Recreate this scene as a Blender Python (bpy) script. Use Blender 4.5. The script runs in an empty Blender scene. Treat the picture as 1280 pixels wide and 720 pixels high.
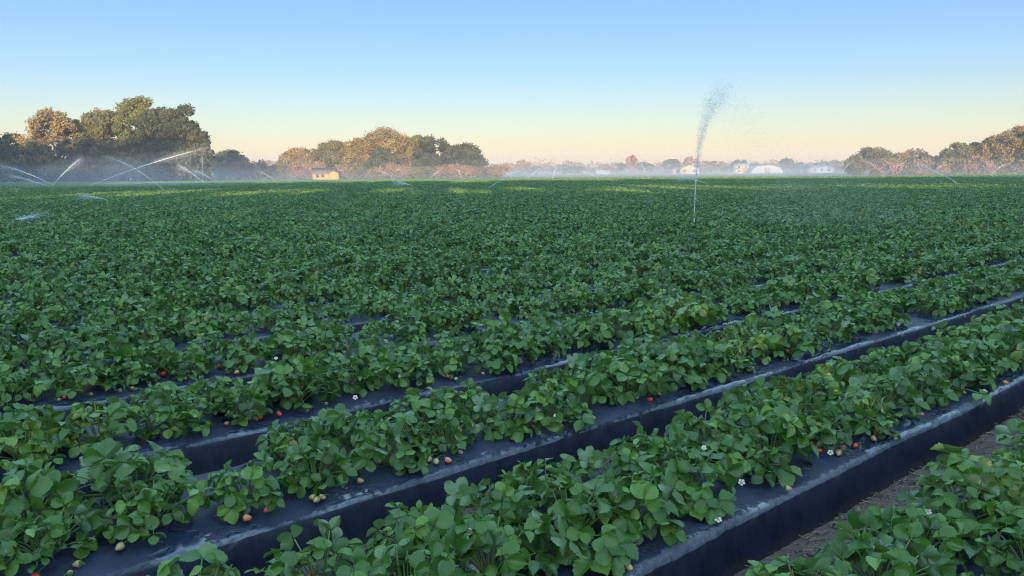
import bpy, math, random
import numpy as np
from mathutils import Vector, Matrix

scene = bpy.context.scene
COL = scene.collection
R = math.radians

# ------------------------------------------------------------------ camera
CAM_H = 1.64
FPX = 960.0                       # focal length in pixels of a 1280 wide frame
PITCH, ROLL = R(8.6), R(-0.4)
cam = bpy.data.objects.new('camera', bpy.data.cameras.new('camera'))
COL.objects.link(cam)
cam.location = (0, 0, CAM_H)
cam.matrix_world = (Matrix.Translation((0, 0, CAM_H)) @ Matrix.Rotation(R(90) - PITCH, 4, 'X')
                    @ Matrix.Rotation(ROLL, 4, 'Z'))
cam.data.sensor_width = 36.0
cam.data.lens = 36.0 * FPX / 1280.0
cam.data.clip_start = 0.05
cam.data.clip_end = 6000
scene.camera = cam

# ------------------------------------------------------------------ sky, sun, exposure
SUN_EL = 5.0
SUN_AZ = 180 - 6.0                 # clockwise from +Y: behind the camera, a little to its right
world = bpy.data.worlds.new('World')
scene.world = world
world.use_nodes = True
wn, wl = world.node_tree.nodes, world.node_tree.links
sky = wn.new('ShaderNodeTexSky')
sky.sky_type = 'NISHITA'
sky.sun_disc = False
sky.sun_elevation = R(SUN_EL)
sky.sun_rotation = R(SUN_AZ)
sky.air_density, sky.dust_density, sky.ozone_density = 1.0, 1.0, 3.6
gam = wn.new('ShaderNodeGamma'); gam.inputs[1].default_value = 0.6
wl.new(sky.outputs[0], gam.inputs[0])
# the warm band that lies on the horizon opposite a rising sun
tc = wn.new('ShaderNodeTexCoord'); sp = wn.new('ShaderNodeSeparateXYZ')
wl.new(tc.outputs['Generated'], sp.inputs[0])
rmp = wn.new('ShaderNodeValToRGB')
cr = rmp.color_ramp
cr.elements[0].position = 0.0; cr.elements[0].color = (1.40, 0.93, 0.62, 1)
cr.elements[1].position = 0.55; cr.elements[1].color = (3.3, 3.0, 2.5, 1)  # overhead sky boosted above the frame, added fill to brighten the foliage
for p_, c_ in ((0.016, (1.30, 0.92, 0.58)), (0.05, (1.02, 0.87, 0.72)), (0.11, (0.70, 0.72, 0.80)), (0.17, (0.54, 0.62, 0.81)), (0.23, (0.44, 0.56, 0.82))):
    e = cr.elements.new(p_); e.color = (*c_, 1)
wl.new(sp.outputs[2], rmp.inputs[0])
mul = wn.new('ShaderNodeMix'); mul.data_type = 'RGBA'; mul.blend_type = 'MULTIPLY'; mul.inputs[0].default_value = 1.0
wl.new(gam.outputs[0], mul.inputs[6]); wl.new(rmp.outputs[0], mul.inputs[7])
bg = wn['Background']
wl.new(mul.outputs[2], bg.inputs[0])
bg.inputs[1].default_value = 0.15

sun = bpy.data.objects.new('sun', bpy.data.lights.new('sun', 'SUN'))
COL.objects.link(sun)
sun.data.energy = 3.5
sun.data.angle = R(0.5)
sun.data.color = (1.0, 0.73, 0.46)
sv = Vector((math.sin(R(SUN_AZ)) * math.cos(R(SUN_EL)), math.cos(R(SUN_AZ)) * math.cos(R(SUN_EL)), math.sin(R(SUN_EL))))
sun.rotation_euler = sv.to_track_quat('Z', 'Y').to_euler()

vs = scene.view_settings
vs.view_transform = 'Standard'; vs.look = 'None'; vs.gamma = 1.0; vs.use_curve_mapping = False
vs.exposure = 2.2
cy = scene.cycles
cy.max_bounces = 6; cy.diffuse_bounces = 3; cy.glossy_bounces = 2; cy.transmission_bounces = 4
cy.transparent_max_bounces = 12; cy.volume_bounces = 0
cy.caustics_reflective = False; cy.caustics_refractive = False
cy.use_denoising = True; cy.denoiser = 'OPENIMAGEDENOISE'; cy.denoising_input_passes = 'RGB_ALBEDO_NORMAL'; cy.denoising_prefilter = 'NONE'
cy.filter_width = 1.15
cy.sample_clamp_indirect = 6.0

# ------------------------------------------------------------------ pixel <-> world
CM = cam.matrix_world.copy(); CMI = CM.inverted()
def ray(px, py):
    v = CM.to_3x3() @ Vector(((px - 640) / FPX, (360 - py) / FPX, -1.0))
    return v
def at(px, py, Y):                 # the point seen at that pixel at depth Y
    v = ray(px, py); return Vector((0, 0, CAM_H)) + v * (Y / v.y)
def on_plane(px, py, z):
    v = ray(px, py); return Vector((0, 0, CAM_H)) + v * ((z - CAM_H) / v.z)
def project(x, y, z):
    p = CMI @ Vector((x, y, z))
    if p.z > -0.05: return None
    return 640 + FPX * p.x / -p.z, 360 - FPX * p.y / -p.z

# ------------------------------------------------------------------ helpers
def tag(o, label=None, cat=None, group=None, kind=None):
    if label: o['label'] = label
    if cat: o['category'] = cat
    if group: o['group'] = group
    if kind: o['kind'] = kind
    return o
def link(name, data, parent=None):
    o = bpy.data.objects.new(name, data); COL.objects.link(o)
    if parent is not None: o.parent = parent
    return o
def empty(name, loc=(0, 0, 0), rz=0.0):
    o = link(name, None); o.location = loc; o.rotation_euler = (0, 0, rz); o.empty_display_size = 0.1
    return o

class MB:
    """collects vertices and faces with a tone per vertex and a uv per vertex"""
    def __init__(s): s.v, s.f4, s.f3, s.m4, s.m3, s.t, s.uv, s.n = [], [], [], [], [], [], [], 0
    def add(s, v, quads=None, tris=None, tone=0.5, uv=None, mat=0):
        v = np.asarray(v, float).reshape(-1, 3); k = len(v)
        s.v.append(v)
        if quads is not None and len(quads):
            q = np.asarray(quads, int).reshape(-1, 4) + s.n; s.f4.append(q); s.m4.append(np.full(len(q), mat))
        if tris is not None and len(tris):
            q = np.asarray(tris, int).reshape(-1, 3) + s.n; s.f3.append(q); s.m3.append(np.full(len(q), mat))
        s.t.append(np.broadcast_to(np.asarray(tone, float), (k,)))
        s.uv.append(np.zeros((k, 2)) if uv is None else np.asarray(uv, float).reshape(-1, 2))
        s.n += k
    def mesh(s, name, mats, smooth=False):
        me = bpy.data.meshes.new(name)
        v = np.concatenate(s.v)
        f4 = np.concatenate(s.f4) if s.f4 else np.zeros((0, 4), int)
        f3 = np.concatenate(s.f3) if s.f3 else np.zeros((0, 3), int)
        li = np.concatenate([f4.ravel(), f3.ravel()])
        tot = np.concatenate([np.full(len(f4), 4), np.full(len(f3), 3)])
        st = np.concatenate([[0], np.cumsum(tot)[:-1]])
        me.vertices.add(len(v)); me.vertices.foreach_set('co', v.ravel())
        me.loops.add(len(li)); me.loops.foreach_set('vertex_index', li.astype(np.int32))
        me.polygons.add(len(tot)); me.polygons.foreach_set('loop_start', st.astype(np.int32))
        try: me.polygons.foreach_set('loop_total', tot.astype(np.int32))
        except Exception: pass
        mi = np.concatenate((s.m4 + s.m3) or [np.zeros(0)]).astype(np.int32)
        me.polygons.foreach_set('material_index', mi)
        me.update(calc_edges=True)
        if smooth: me.polygons.foreach_set('use_smooth', np.ones(len(tot), bool))
        a = me.attributes.new('tone', 'FLOAT', 'POINT'); a.data.foreach_set('value', np.concatenate(s.t).astype(np.float32))
        uv = np.concatenate(s.uv)
        u = me.uv_layers.new(name='UVMap'); u.data.foreach_set('uv', uv[li].ravel().astype(np.float32))
        for m in (mats if isinstance(mats, (list, tuple)) else [mats]): me.materials.append(m)
        me.validate(); me.update()
        return me
    def box(s, x0, x1, y0, y1, z0, z1, mat=0, tone=0.5):
        v = [(x, y, z) for z in (z0, z1) for y in (y0, y1) for x in (x0, x1)]
        s.add(v, [(0, 2, 3, 1), (4, 5, 7, 6), (0, 1, 5, 4), (2, 6, 7, 3), (0, 4, 6, 2), (1, 3, 7, 5)], mat=mat, tone=tone)
    def tube(s, pts, rad, sides=5, mat=0, tone=0.5, cap=True):
        pts = np.asarray(pts, float); n = len(pts); rad = np.broadcast_to(np.asarray(rad, float), (n,))
        d = np.gradient(pts, axis=0); d /= np.linalg.norm(d, axis=1)[:, None] + 1e-9
        ref = np.array([0.31, 0.17, 0.93]) if abs(d[0] @ np.array([0.31, 0.17, 0.93])) < 0.95 else np.array([1.0, 0, 0])
        a = np.cross(d, ref); a /= np.linalg.norm(a, axis=1)[:, None] + 1e-9; b = np.cross(d, a)
        th = np.arange(sides) * 2 * math.pi / sides
        v = pts[:, None] + rad[:, None, None] * (a[:, None] * np.cos(th)[None, :, None] + b[:, None] * np.sin(th)[None, :, None])
        i = np.arange(n - 1)[:, None] * sides; j = np.arange(sides)[None]; k = (j + 1) % sides
        q = np.stack([i + j, i + k, i + sides + k, i + sides + j], -1).reshape(-1, 4)
        tr = []
        if cap: tr = [(0, x + 1, x) for x in range(1, sides - 1)] + [((n - 1) * sides, (n - 1) * sides + x, (n - 1) * sides + x + 1) for x in range(1, sides - 1)]
        tn = tone if np.isscalar(tone) else np.repeat(tone, sides)
        s.add(v.reshape(-1, 3), q, tr, tone=tn, mat=mat)
    def lathe(s, prof, sides=12, mat=0, tone=0.5, cx=0, cy=0):
        prof = np.asarray(prof, float); n = len(prof); th = np.arange(sides) * 2 * math.pi / sides
        v = np.stack([cx + prof[:, :1] * np.cos(th), cy + prof[:, :1] * np.sin(th), np.repeat(prof[:, 1:], sides, 1)], -1)
        i = np.arange(n - 1)[:, None] * sides; j = np.arange(sides)[None]; k = (j + 1) % sides
        s.add(v.reshape(-1, 3), np.stack([i + j, i + k, i + sides + k, i + sides + j], -1).reshape(-1, 4), mat=mat, tone=tone)

# ------------------------------------------------------------------ materials
class NT:
    def __init__(s, name):
        s.m = bpy.data.materials.new(name); s.m.use_nodes = True
        s.n = s.m.node_tree.nodes; s.l = s.m.node_tree.links
        s.p = s.n['Principled BSDF']; s.out = s.n['Material Output']
    def new(s, t, **kw):
        x = s.n.new(t)
        for k, v in kw.items(): setattr(x, k, v)
        return x
    def math(s, op, a, b=None, c=None, clamp=False):
        x = s.n.new('ShaderNodeMath'); x.operation = op; x.use_clamp = clamp
        for i, y in enumerate((a, b, c)):
            if y is None: continue
            if isinstance(y, (int, float)): x.inputs[i].default_value = y
            else: s.l.new(y, x.inputs[i])
        return x.outputs[0]
    def noise(s, vec, scale, detail=3, rough=0.55):
        x = s.n.new('ShaderNodeTexNoise'); x.inputs['Scale'].default_value = scale
        x.inputs['Detail'].default_value = detail; x.inputs['Roughness'].default_value = rough
        if vec is not None: s.l.new(vec, x.inputs['Vector'])
        return x.outputs['Fac']
    def ramp(s, fac, stops):
        x = s.n.new('ShaderNodeValToRGB'); c = x.color_ramp
        c.elements[0].position, c.elements[0].color = stops[0][0], (*stops[0][1], 1)
        c.elements[1].position, c.elements[1].color = stops[-1][0], (*stops[-1][1], 1)
        for p, q in stops[1:-1]: c.elements.new(p).color = (*q, 1)
        s.l.new(fac, x.inputs[0]); return x.outputs[0]
    def mix(s, fac, a, b, mode='MIX'):
        x = s.n.new('ShaderNodeMix'); x.data_type = 'RGBA'; x.blend_type = mode
        for i, y in ((0, fac), (6, a), (7, b)):
            if isinstance(y, (int, float)): x.inputs[i].default_value = y
            elif isinstance(y, tuple): x.inputs[i].default_value = (*y, 1)
            else: s.l.new(y, x.inputs[i])
        return x.outputs[2]
    def set(s, **kw):
        for k, v in kw.items():
            i = s.p.inputs[k.replace('_', ' ')]
            if isinstance(v, (int, float)): i.default_value = v
            elif isinstance(v, tuple): i.default_value = (*v, 1)
            else: s.l.new(v, i)
    def bump(s, h, strength=0.3, dist=0.01):
        b = s.n.new('ShaderNodeBump'); b.inputs['Strength'].default_value = strength; b.inputs['Distance'].default_value = dist
        s.l.new(h, b.inputs['Height']); s.l.new(b.outputs[0], s.p.inputs['Normal']); return b.outputs[0]
    def attr(s, name='tone'):
        x = s.n.new('ShaderNodeAttribute'); x.attribute_name = name; return x.outputs['Fac']
    def obj(s):
        x = s.n.new('ShaderNodeTexCoord'); return x.outputs['Object']
    def pos(s):
        x = s.n.new('ShaderNodeNewGeometry'); return x.outputs['Position']
    def translucent(s, col, fac):
        t = s.n.new('ShaderNodeBsdfTranslucent'); mx = s.n.new('ShaderNodeMixShader')
        if isinstance(col, tuple): t.inputs[0].default_value = (*col, 1)
        else: s.l.new(col, t.inputs[0])
        mx.inputs[0].default_value = fac
        s.l.new(s.p.outputs[0], mx.inputs[1]); s.l.new(t.outputs[0], mx.inputs[2]); s.l.new(mx.outputs[0], s.out.inputs[0])

def plain(name, col, rough=0.7, metallic=0.0, spot=0.25, scale=6.0):
    k = NT(name); n = k.noise(k.obj(), scale, 4)
    c = k.ramp(n, [(0.25, tuple(x * (1 - spot) for x in col)), (0.75, tuple(min(1, x * (1 + spot)) for x in col))])
    k.set(Base_Color=c, Roughness=rough, Metallic=metallic); k.bump(n, 0.15, 0.02)
    return k.m

def leaf_material():
    k = NT('strawberry_leaf')
    uvn = k.new('ShaderNodeUVMap', uv_map='UVMap'); sx = k.new('ShaderNodeSeparateXYZ'); k.l.new(uvn.outputs[0], sx.inputs[0])
    u, v = sx.outputs[0], sx.outputs[1]
    au = k.math('ABSOLUTE', u)
    ph = k.math('FRACT', k.math('SUBTRACT', k.math('MULTIPLY', v, 7.0), k.math('MULTIPLY', au, 2.3)))
    tri = k.math('ABSOLUTE', k.math('SUBTRACT', ph, 0.5))                    # 0.5 at a vein, 0 between
    vein = k.math('MULTIPLY', k.math('SUBTRACT', tri, 0.40), 10.0, clamp=True)
    mid = k.math('SUBTRACT', 1.0, k.math('MULTIPLY', au, 14.0), clamp=True)
    vv = k.math('MAXIMUM', vein, mid)
    tone = k.attr()
    base = k.ramp(tone, [(0.0, (0.022, 0.075, 0.012)), (0.35, (0.048, 0.135, 0.015)), (0.7, (0.092, 0.215, 0.022)), (0.93, (0.165, 0.31, 0.036)), (1.0, (0.24, 0.25, 0.05))])
    mott = k.noise(k.obj(), 38.0, 2)
    base = k.mix(k.math('MULTIPLY', mott, 0.45), base, (0.030, 0.092, 0.016))
    top = k.mix(k.math('MULTIPLY', vv, 0.20), base, (0.12, 0.22, 0.075))
    under = k.mix(0.6, top, (0.19, 0.28, 0.16))
    geo = k.new('ShaderNodeNewGeometry')
    col = k.mix(geo.outputs['Backfacing'], top, under)
    k.set(Base_Color=col, Roughness=k.math('ADD', 0.13, k.math('MULTIPLY', mott, 0.40)), Specular_IOR_Level=0.55)
    h = k.math('ADD', k.math('SUBTRACT', 0.5, tri), k.math('MULTIPLY', mott, 0.4))
    k.bump(h, 0.32, 0.004)
    k.translucent(k.mix(0.5, top, (0.10, 0.26, 0.03)), 0.22)
    return k.m
M_LEAF = leaf_material()
def stem_material():
    k = NT('petiole'); t = k.attr()
    c = k.ramp(t, [(0.0, (0.09, 0.20, 0.045)), (0.7, (0.18, 0.30, 0.08)), (1.0, (0.26, 0.17, 0.09))])
    k.set(Base_Color=c, Roughness=0.5); k.translucent(c, 0.1)
    return k.m
M_STEM = stem_material()

def plastic_material():
    k = NT('black_plastic_mulch'); o = k.obj()
    sx = k.new('ShaderNodeSeparateXYZ'); k.l.new(o, sx.inputs[0])
    geo = k.new('ShaderNodeNewGeometry'); sn = k.new('ShaderNodeSeparateXYZ'); k.l.new(geo.outputs['True Normal'], sn.inputs[0])
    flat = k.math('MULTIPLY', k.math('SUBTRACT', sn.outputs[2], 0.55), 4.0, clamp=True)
    # water lying on the top near the edge of the bed, with ragged outlines
    n1 = k.noise(o, 2.1, 5, 0.62); n2 = k.noise(o, 13.0, 5, 0.6); n3 = k.noise(o, 110.0, 4, 0.7)
    edge = k.math('SUBTRACT', 1.0, k.math('MULTIPLY', sx.outputs[1], 7.0), clamp=True)     # 1 on the near shoulder
    wet = k.math('ADD', k.math('MULTIPLY', n1, 1.25), k.math('ADD', k.math('MULTIPLY', edge, 0.10), k.math('MULTIPLY', n2, 0.30)))
    wet = k.math('MULTIPLY', k.math('MULTIPLY', k.math('SUBTRACT', k.math('ADD', wet, k.math('MULTIPLY', k.math('MINIMUM', k.math('SUBTRACT', sx.outputs[0], 1.6), 2.0), 0.06)), 0.89), 22.0, clamp=True), flat)
    dust_sky_tint = k.ramp(k.math('ADD', k.math('MULTIPLY', n2, 0.6), k.math('MULTIPLY', n3, 0.4)), [(0.35, (0.005, 0.010, 0.027)), (0.5, (0.011, 0.020, 0.050)), (0.65, (0.022, 0.035, 0.078))])  # dust mottle; blue here and on the sides paints in reflected sky
    n4 = k.noise(o, 26.0, 5, 0.65)
    rim_sheen = k.math('SUBTRACT', k.math('MULTIPLY', k.math('SUBTRACT', n4, 0.42, clamp=True), 0.085), k.math('SUBTRACT', sx.outputs[1], 0.008))
    rim_sheen = k.math('MULTIPLY', k.math('MULTIPLY', rim_sheen, 160.0, clamp=True), k.math('GREATER_THAN', sx.outputs[2], 0.178))
    rim_sheen = k.math('MULTIPLY', rim_sheen, k.math('ADD', 0.12, k.math('MULTIPLY', k.math('ADD', k.math('SUBTRACT', sx.outputs[0], 0.3), k.math('MULTIPLY', k.math('SUBTRACT', n1, 0.5), 5.0)), 0.6), clamp=True))
    top = k.mix(k.math('MULTIPLY', rim_sheen, k.math('MULTIPLY', n4, 1.3, clamp=True)), dust_sky_tint, (0.105, 0.125, 0.155))  # wet shoulder edge, its sky sheen painted in as a paler colour
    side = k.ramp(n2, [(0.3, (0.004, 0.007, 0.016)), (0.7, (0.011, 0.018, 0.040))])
    # soil splashed on the foot of the sides
    low = k.math('SUBTRACT', 1.0, k.math('MULTIPLY', k.math('ADD', sx.outputs[2], k.math('MULTIPLY', n2, 0.06)), 12.0), clamp=True)
    side = k.mix(k.math('MULTIPLY', low, 0.55), side, (0.075, 0.06, 0.048))
    col = k.mix(k.math('MAXIMUM', flat, rim_sheen), side, top)
    k.set(Base_Color=col, Specular_IOR_Level=k.math('ADD', k.math('ADD', 0.22, k.math('MULTIPLY', flat, 0.22)), k.math('MULTIPLY', wet, 0.5)),
          Roughness=k.math('SUBTRACT', k.math('ADD', 0.42, k.math('MULTIPLY', n2, 0.25)), k.math('MULTIPLY', k.math('MAXIMUM', wet, k.math('MULTIPLY', rim_sheen, 0.6)), 0.50)))
    # fine vertical creases on the sides, small wrinkles on top
    mp = k.new('ShaderNodeMapping'); k.l.new(o, mp.inputs[0]); mp.inputs['Scale'].default_value = (55, 2, 2)
    cre = k.math('ADD', k.noise(mp.outputs[0], 1.0, 3), k.math('MULTIPLY', n2, 0.7))
    dry = k.math('SUBTRACT', 1.0, k.math('MULTIPLY', wet, 0.92))
    hh = k.math('ADD', k.math('MULTIPLY', k.math('MULTIPLY', cre, k.math('SUBTRACT', 1.0, flat)), 0.8),
                k.math('MULTIPLY', k.math('MULTIPLY', k.math('ADD', n2, k.math('MULTIPLY', n3, 0.5)), flat), dry))
    k.bump(hh, 0.8, 0.014)
    return k.m
M_PLASTIC = plastic_material()

def soil_material():
    k = NT('sandy_soil'); p = k.pos()
    n = k.noise(p, 3.0, 6, 0.65); n2 = k.noise(p, 45.0, 4, 0.7)
    c = k.ramp(n, [(0.3, (0.085, 0.068, 0.055)), (0.6, (0.155, 0.128, 0.105)), (0.8, (0.20, 0.17, 0.14))])
    c = k.mix(k.math('MULTIPLY', n2, 0.6), c, (0.10, 0.082, 0.068))
    k.set(Base_Color=c, Roughness=0.9); k.bump(k.math('ADD', n, k.math('MULTIPLY', n2, 0.6)), 0.9, 0.03)
    return k.m
M_SOIL = soil_material()
def turf_material():
    k = NT('turf'); p = k.pos()
    n = k.noise(p, 0.05, 6, 0.7); n2 = k.noise(p, 1.5, 4, 0.7)
    c = k.ramp(n, [(0.3, (0.06, 0.085, 0.03)), (0.6, (0.11, 0.12, 0.05)), (0.8, (0.15, 0.13, 0.07))])
    c = k.mix(k.math('MULTIPLY', n2, 0.6), c, (0.055, 0.075, 0.03))
    k.set(Base_Color=c, Roughness=0.95); k.bump(n2, 1.0, 0.2)
    return k.m
M_TURF = turf_material()

def foliage(name, dark, mid, light, trans=0.25):
    k = NT(name); t = k.attr()
    c = k.ramp(t, [(0.0, dark), (0.5, mid), (1.0, light)])
    k.set(Base_Color=c, Roughness=0.65, Specular_IOR_Level=0.25); k.translucent(c, trans)
    return k.m
F_OLIVE = foliage('oak_leaf_olive', (0.055, 0.058, 0.025), (0.105, 0.102, 0.040), (0.19, 0.165, 0.068))
F_TAN = foliage('oak_leaf_tan', (0.085, 0.066, 0.030), (0.175, 0.132, 0.054), (0.28, 0.205, 0.085))
F_DARK = foliage('oak_leaf_dark', (0.026, 0.036, 0.022), (0.048, 0.060, 0.032), (0.085, 0.095, 0.05))
F_ORANGE = foliage('leaf_orange', (0.11, 0.055, 0.028), (0.20, 0.105, 0.05), (0.30, 0.17, 0.085))
F_GREEN = foliage('leaf_yellow_green', (0.045, 0.062, 0.020), (0.10, 0.115, 0.032), (0.18, 0.18, 0.05))
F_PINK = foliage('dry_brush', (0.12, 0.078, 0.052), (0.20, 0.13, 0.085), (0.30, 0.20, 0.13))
M_BARK = plain('bark', (0.10, 0.08, 0.062), 0.9, spot=0.4, scale=2.0)

# ------------------------------------------------------------------ ground
TH = R(50.3)
D = np.array([math.sin(TH), math.cos(TH)])          # along the rows, away to the right
N = np.array([-math.cos(TH), math.sin(TH)])         # across the rows, away to the left
P0, SPC, BW, BH = 1.732, 1.222, 0.80, 0.20          # first whole bed, spacing, width, height
def row(t, p): q = D * t + N * p; return float(q[0]), float(q[1])
def field_end(x): return 143.0 + 0.05 * x

b = MB(); S = 3000
b.add([(-S, -S, -0.004), (S, -S, -0.004), (S, S, -0.004), (-S, S, -0.004)], [(0, 1, 2, 3)])
tag(link('ground', b.mesh('ground', M_TURF)), 'flat dull grassy ground beyond the field', 'ground', kind='structure')
b = MB()
xs = np.linspace(-170, 190, 30)
b.add([(x, y, 0.0) for x in xs for y in (-8.0, field_end(x))], [(2 * i, 2 * i + 2, 2 * i + 3, 2 * i + 1) for i in range(29)])
tag(link('field_soil', b.mesh('field_soil', M_SOIL)), 'sandy brown soil between the plastic beds', 'soil', kind='structure')

# ------------------------------------------------------------------ raised beds
def bed_mesh(t0, t1, step, seed, wob=1.0):
    rg = np.random.default_rng(seed)
    ts = np.arange(t0, t1, step); n = len(ts)
    # profile: (y across, z up) from the near foot over the top to the far foot
    prof = [(-0.055, -0.02), (-0.045, 0.03), (-0.03, 0.10), (-0.012, 0.165), (0.0, 0.187), (0.012, 0.197), (0.035, 0.2), (0.08, 0.203), (0.16, 0.206), (0.28, 0.21),
            (BW / 2, 0.213), (BW - 0.28, 0.21), (BW - 0.14, 0.206), (BW - 0.05, 0.202), (BW - 0.015, 0.195), (BW, 0.182), (BW + 0.03, 0.10), (BW + 0.055, -0.02)]
    pr = np.array(prof); m = len(pr)
    def wob1(sc, amp):
        k = max(4, int((t1 - t0) / sc) + 3); xp = np.linspace(t0 - sc, t1 + sc, k)
        return np.interp(ts, xp, rg.normal(0, amp, k))
    ln, lf = wob1(0.7, 0.010 * wob) + wob1(0.12, 0.003 * wob), wob1(0.7, 0.010 * wob)
    hz = wob1(0.6, 0.006 * wob)
    y = np.repeat(pr[None, :, 0], n, 0) + np.where(pr[None, :, 0] < BW / 2, ln[:, None], lf[:, None])
    z = np.repeat(pr[None, :, 1], n, 0) + np.where(pr[None, :, 1] > 0.15, hz[:, None], 0) + rg.normal(0, 0.0016 * wob, (n, m))
    y += rg.normal(0, 0.0022 * wob, (n, m))
    v = np.stack([np.repeat(ts[:, None], m, 1), y, z], -1).reshape(-1, 3)
    i = np.arange(n - 1)[:, None] * m; j = np.arange(m - 1)[None]
    q = np.stack([i + j, i + m + j, i + m + j + 1, i + j + 1], -1).reshape(-1, 4)
    b = MB(); b.add(v, q); return b.mesh('raised_bed', M_PLASTIC, smooth=True)
ORD = ['zeroth', 'first', 'second', 'third', 'fourth', 'fifth', 'sixth', 'seventh', 'eighth', 'ninth', 'tenth', 'eleventh', 'twelfth', 'thirteenth', 'fourteenth', 'fifteenth', 'sixteenth', 'seventeenth', 'eighteenth', 'nineteenth']
TENS = {20: 'twenty', 30: 'thirty', 40: 'forty', 50: 'fifty', 60: 'sixty', 70: 'seventy', 80: 'eighty'}
def ordinal(n):
    if n < 20: return ORD[n]
    t, u = n // 10 * 10, n % 10
    return TENS[t][:-1] + 'ieth' if u == 0 else TENS[t] + '-' + ORD[u]
BED_PHRASE = {-1: 'the bed cropped at the bottom right corner', 0: 'the nearest whole bed', 1: 'the second whole bed', 2: 'the third whole bed'}
def bed_phrase(k):
    return BED_PHRASE.get(k, 'the ' + ordinal(k + 1) + ' whole bed')
def plants_phrase(k):
    return {-1: 'bottom right cropped bed', 0: 'nearest whole bed'}.get(k, ordinal(k + 1) + ' whole bed')
for k in range(-1, 14):
    t0 = -3.0 - 1.25 * (k + 1); t1 = (14 if k < 4 else 22) + k * 2.0
    o = link('raised_bed', bed_mesh(t0, t1, 0.03 if k < 3 else 0.08, 50 + k))
    p = P0 + SPC * k; x, y = row(0, p)
    o.location = (x, y, 0); o.rotation_euler = (0, 0, math.atan2(D[1], D[0]))
    lab = {-1: 'plastic covered planting bed cropped by the bottom right corner, beside the bare sandy furrow',
           0: 'nearest whole planting bed, its tall black plastic side facing the bare sandy furrow',
           1: 'second whole planting bed, wide bare plastic shoulder at lower left, side half hidden by plants',
           2: 'third whole planting bed, short bare plastic stretches showing left of centre'}.get(k, 'black plastic covered planting bed, ' + ordinal(k + 1) + ' whole bed counted from the front')
    tag(o, lab, 'planting bed', 'raised plastic covered planting beds')
# beds farther off, buried under leaves
b = MB(); k = 14
while P0 + SPC * k < 205:
    p = P0 + SPC * k
    ts = [t for t in np.arange(-150, 235, 3.0) if row(t, p)[1] > 1 and row(t, p)[1] < field_end(row(t, p)[0]) - 1 and abs(row(t, p)[0]) < 25 + 0.8 * row(t, p)[1]]
    if len(ts) > 1:
        v = []
        for t in (ts[0], ts[-1]):
            for dp, z in ((-0.055, 0.0), (0.0, 0.185), (0.02, 0.2), (BW - 0.02, 0.2), (BW, 0.185), (BW + 0.055, 0.0)):
                x, y = row(t, p + dp); v.append((x, y, z))
        b.add(v, [(j, 6 + j, 7 + j, 1 + j) for j in range(5)])
    k += 1
tag(link('raised_beds_far', b.mesh('raised_beds_far', plain('mulch_far', (0.02, 0.022, 0.028), 0.45))), 'far black plastic beds buried under the strawberry leaves', 'planting beds', kind='stuff')

# ------------------------------------------------------------------ strawberry plants
def nrm(v): return v / (np.linalg.norm(v) + 1e-9)
def leaflet(mb, org, d, nml, L, W, rg, nS, tone, serr, mat=0):
    d = nrm(d); nml = nrm(nml - d * (nml @ d)); sd = np.cross(nml, d)
    tv = np.array([-1, -0.55, 0, 0.55, 1.0]) if nS > 6 else np.array([-1, 0, 1.0])
    s = np.linspace(0.0, 1.0, nS + 1)
    w = W * 0.5 * np.clip(np.sin(math.pi * np.clip(s, 0.01, 0.985) ** 1.12), 0, 1) ** 0.60
    if serr: jag = 1 + 0.085 * np.where(np.arange(nS + 1) % 2 == 0, -1, 1) * (s > 0.15)
    else: jag = np.ones(nS + 1)
    fold, curl, cup = rg.uniform(0.08, 0.85), rg.uniform(-0.10, 0.48), rg.uniform(-0.14, 0.12)
    ph = rg.uniform(0, 6.28); wa = rg.uniform(0.01, 0.045)
    T, Sg = np.meshgrid(tv, s); Wg = np.repeat(w[:, None], len(tv), 1)
    Wj = np.where(np.abs(T) > 0.9, Wg * jag[:, None], Wg)
    x = Sg * L + np.where(np.abs(T) > 0.9, (np.where(np.arange(nS + 1) % 2 == 0, 0, 0.02)[:, None]) * L, 0)
    y = T * Wj * math.cos(fold * 0.7)
    z = np.abs(T) * Wj * math.sin(fold) * 0.9 - curl * L * Sg ** 2 + cup * W * T * T + wa * L * np.sin(ph + 9 * Sg + 2.2 * T) * np.abs(T)
    v = org + x[..., None] * d + y[..., None] * sd + z[..., None] * nml
    m = len(tv); i = np.arange(nS)[:, None] * m; j = np.arange(m - 1)[None]
    q = np.stack([i + j, i + m + j, i + m + j + 1, i + j + 1], -1).reshape(-1, 4)
    mb.add(v.reshape(-1, 3), q, tone=tone, uv=np.stack([T, Sg], -1).reshape(-1, 2), mat=mat)

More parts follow.
